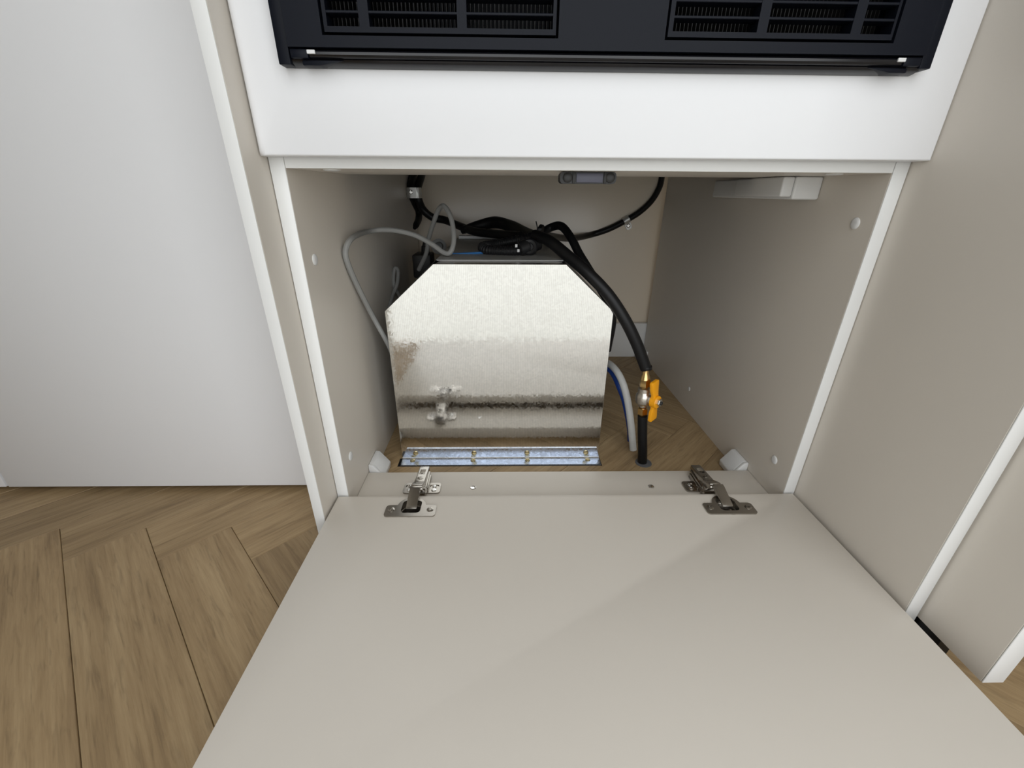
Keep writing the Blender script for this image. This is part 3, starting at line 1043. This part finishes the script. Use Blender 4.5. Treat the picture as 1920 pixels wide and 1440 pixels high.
dirv = (c1 - c0)
link('shell', bm_lathe(c0, dirv, [(0, 0.0085), (0.0012, 0.0108), (0.014, 0.0112), (0.0155, 0.0098), (0.024, 0.0098), (0.0250, 0.0106), (0.0330, 0.0106), (0.0350, 0.0080)], 22), 'corr', kn)
fc = P(995, 466, 0.205)
link('end_face', bm_lathe(fc + Vector((0, 0.010, 0)), (-0.2, -1, 0.25), [(0, 0.0110), (0.0090, 0.0110), (0.0105, 0.0095), (0.0098, 0.0060), (0.0085, 0.0050), (0.0085, 0.001)], 22), 'corr', kn)
for u, v in ((968, 461), (972, 470)):
    p = P(u, v, 0.2015)
    link('tag', bm_box(p - Vector((0.0016, 0.0004, 0.0021)), p + Vector((0.0016, 0.0004, 0.0021)), 0.0003, 1), 'plastic', kn)
tie = thing('cable_tie', 'black cable tie wrapped round the hose bundle with its tail up', 'cable tie', P(1015, 440, 0.25))
ca = P(1008, 440, 0.262)
link('band', bm_lathe(ca, (1, -0.35, -0.25), [(0, 0.0150), (0.0006, 0.0158), (0.0050, 0.0158), (0.0056, 0.0150)], 22), 'black', tie)
link('tail', bm_tube([P(1008, 432, 0.252), P(1007, 424, 0.252), P(1005, 415, 0.254)], 0.0009, 6), 'black', tie)
link('head', bm_box(P(1012, 430, 0.246) - Vector((0.003, 0.002, 0.002)), P(1012, 430, 0.246) + Vector((0.003, 0.002, 0.002)), 0.0006, 1), 'black', tie)
cable('blue_wire', [P(838, 476, 0.222), P(860, 476, 0.222), P(885, 475, 0.222), P(905, 474, 0.222), P(930, 474, 0.222)], 0.0016, 'blue_wire', 'thin blue wire on the heater top leading under the corrugated loop', 'wire', n=8)

# grey cable
cable('grey_cable', [P(742, 690, 0.165), P(735, 662, 0.160), P(724, 638, 0.155), PX(700, 595, -0.2585), PX(672, 540, -0.2640), PX(652, 494, -0.2655), PX(648, 468, -0.2650), PX(661, 446, -0.2610), P(690, 434, 0.196), P(730, 431, 0.214), P(775, 440, 0.214), P(810, 458, 0.203), P(833, 474, 0.193),
      P(845, 472, 0.191), P(851, 450, 0.200), P(848, 418, 0.215), P(840, 396, 0.225), P(831, 386, 0.235), P(822, 394, 0.250), P(812, 420, 0.270), P(804, 447, 0.290), P(799, 476, 0.310), P(785, 506, 0.33)],
      0.0034, 'grey_cable', 'grey cable looping out from behind the heater housing and over its top', 'cable', n=10)
cable('grey_cable', [P(728, 582, 0.260), P(737, 552, 0.300), P(745, 530, 0.315), P(746, 508, 0.325), P(741, 503, 0.325), P(738, 515, 0.320), P(739, 536, 0.315), P(750, 556, 0.33)],
      0.0030, 'grey_cable', 'small grey cable loop low in the dark gap beside the heater', 'cable', n=10)
# dark plug block left behind the housing
p0, p1 = P(772, 478, 0.40), P(806, 522, 0.40)
cu = thing('plug_block', 'dark plastic plug block behind the chamfered edge of the heater', 'connector', ((p0.x + p1.x) / 2, 0.42, p1.z))
link('body', bm_box((p0.x, 0.400, p1.z), (-0.216, 0.450, p0.z), 0.003, 2), 'dark_plate', cu)
link('plug', bm_lathe(Vector(((p0.x - 0.216) / 2 + 0.004, 0.425, p0.z)), (0.1, 0, 1), [(-0.001, 0.008), (0.012, 0.008), (0.014, 0.006), (0.020, 0.005)], 16), 'dark_plate', cu)
hn = thing('hose_nozzle', 'grey round nozzle behind the grey cable on the heater', 'nozzle', P(832, 458, 0.42))
nz = bm_lathe(P(822, 462, 0.42), (0.25, -1, 0.1), [(-0.02, 0.012), (0.0, 0.012), (0.004, 0.014), (0.010, 0.014), (0.012, 0.011)], 20)
link('nozzle', carve(nz, [bm_lathe(P(822, 462, 0.42), (0.25, -1, 0.1), [(-0.015, 0.0085), (0.020, 0.0085)], 18)]), 'grey_cable', hn)

# conduit and blue cable right of the heater
cable('conduit', [P(1118, 676, 0.270), P(1138, 680, 0.240), P(1153, 692, 0.212), P(1166, 714, 0.190), P(1176, 748, 0.174), P(1183, 795, 0.162), Vector((0.1295, 0.1560, 0.0008))],
      0.0056, 'conduit', 'pale grey conduit bending from behind the heater down to the floor', 'conduit', n=14)
cable('blue_cable', [P(1120, 684, 0.262), P(1141, 691, 0.236), P(1152, 704, 0.222), P(1162, 726, 0.206), P(1172, 754, 0.196), P(1181, 800, 0.188), Vector((0.1330, 0.1830, 0.0006))],
      0.0052, 'blue', 'blue cable running alongside the pale conduit', 'cable', n=10)


# ------------------------------------------------------------------ clips, bracket and trunking
def clip_thing(c, along, r, length, tabdir, label):
    t = thing('hose_clip', label, 'clip', c)
    d = Vector(along).normalized()
    st_ = link('strap', bm_lathe(c - d * length / 2, d, [(0, r), (0.0004, r + 0.0010), (length - 0.0004, r + 0.0010), (length, r)], 22), 'clip', t)
    td = Vector(tabdir)
    td = (td - d * td.dot(d)).normalized()
    n_ = Vector((0, -1, WALL_S)).normalized()
    e = c + td * (r + 0.006) - n_ * 0.003
    bx = bmesh.new()
    q = [e + d * (sx * length / 2) + td * sy for sx, sy in ((-1, -0.008), (1, -0.008), (0.9, 0.006), (0.45, 0.0088), (-0.45, 0.0088), (-0.9, 0.006))]
    A_ = [bx.verts.new(p + n_ * 0.0008) for p in q]
    B_ = [bx.verts.new(p - n_ * 0.0004) for p in q]
    bx.faces.new(A_)
    bx.faces.new(B_[::-1])
    for i in range(len(q)):
        bx.faces.new((A_[i], A_[(i + 1) % len(q)], B_[(i + 1) % len(q)], B_[i]))
    link('tab', bx, 'clip', t)
    link('screw', bm_cross_screw(e + n_ * 0.0008, n_, 0.0046, 0.0022), 'steel', t)
    return t


cl = thing('hose_clip', 'steel hose clip holding two hoses to the side board near the corner', 'clip', PX(775, 361, -0.2580))
cq = PX(776, 361, -0.2560)
link('strap', bm_prism([(cq.x + x_, cq.y + y_) for x_, y_ in rrect(-0.0138, -0.0100, 0.0150, 0.0095, 0.0080)], 'z', cq.z - 0.0100, cq.z + 0.0090, 0.0004, 1), 'clip', cl)
link('screw', bm_cross_screw((cq.x - 0.0040, cq.y - 0.0098, cq.z + 0.001), (0, -1, 0), 0.0042, 0.0024), 'steel', cl)
clip_thing(W(1174, 413, 0.008), (1, 0.0, 0.62), 0.0074, 0.014, (0.35, 0, -1), 'steel hose clip with a screw tab under the curved wall hose')

pl, pr = P(1051, 321, 0.0150), P(1155, 345, 0.0150)
bx0, bx1, bz0, bz1 = pl.x, pr.x, pr.z, ZT - 0.0003
mc = thing('magnetic_catch', 'dark magnetic catch with two round knobs under the top board edge', 'catch', ((bx0 + bx1) / 2, 0.022, bz0))
byf = 0.0150
link('base', bm_prism(rrect(bx0, bz0, bx1, bz1 + 0.0, 0.0032), 'y', byf + 0.0012, byf + 0.0160), 'dark_plate', mc)
bw, bh = bx1 - bx0, bz1 - bz0
link('magnet', bm_box((bx0 + bw * 0.29, byf + 0.0002, bz0 + bh * 0.10), (bx0 + bw * 0.76, byf + 0.0020, bz1 - bh * 0.12), 0.0003, 2), 'blue_grey', mc)
for f in (0.245, 0.80):
    link('cheek', bm_box((bx0 + bw * f - 0.0012, byf, bz0 + 0.0003), (bx0 + bw * f + 0.0012, byf + 0.0020, bz1 - 0.0002), 0.0003, 2), 'dark_plate', mc)
for f in (0.135, 0.89):
    link('knob', bm_lathe((bx0 + bw * f, byf + 0.0012, bz0 + bh * 0.52), (0, -1, 0), [(0, 0.0044), (0.0012, 0.0043), (0.0018, 0.0034), (0.0019, 0.0012)], 22), 'dark_plate', mc)

tr = thing('junction_box', 'white junction box under the top board on the side board', 'box', (0.25, 0.14, 0.3760))
link('base', bm_box((0.2395, 0.0880, 0.3735), (H - 0.0004, 0.2840, ZT - 0.0004), 0.0022, 3), 'plastic', tr)
link('lid', bm_box((0.2262, 0.0890, 0.3762), (0.2392, 0.1920, ZT - 0.0006), 0.0022, 3), 'plastic', tr)
link('seal', bm_box((0.2388, 0.0905, 0.3770), (0.2398, 0.1900, ZT - 0.0008)), 'grey_cable', tr)
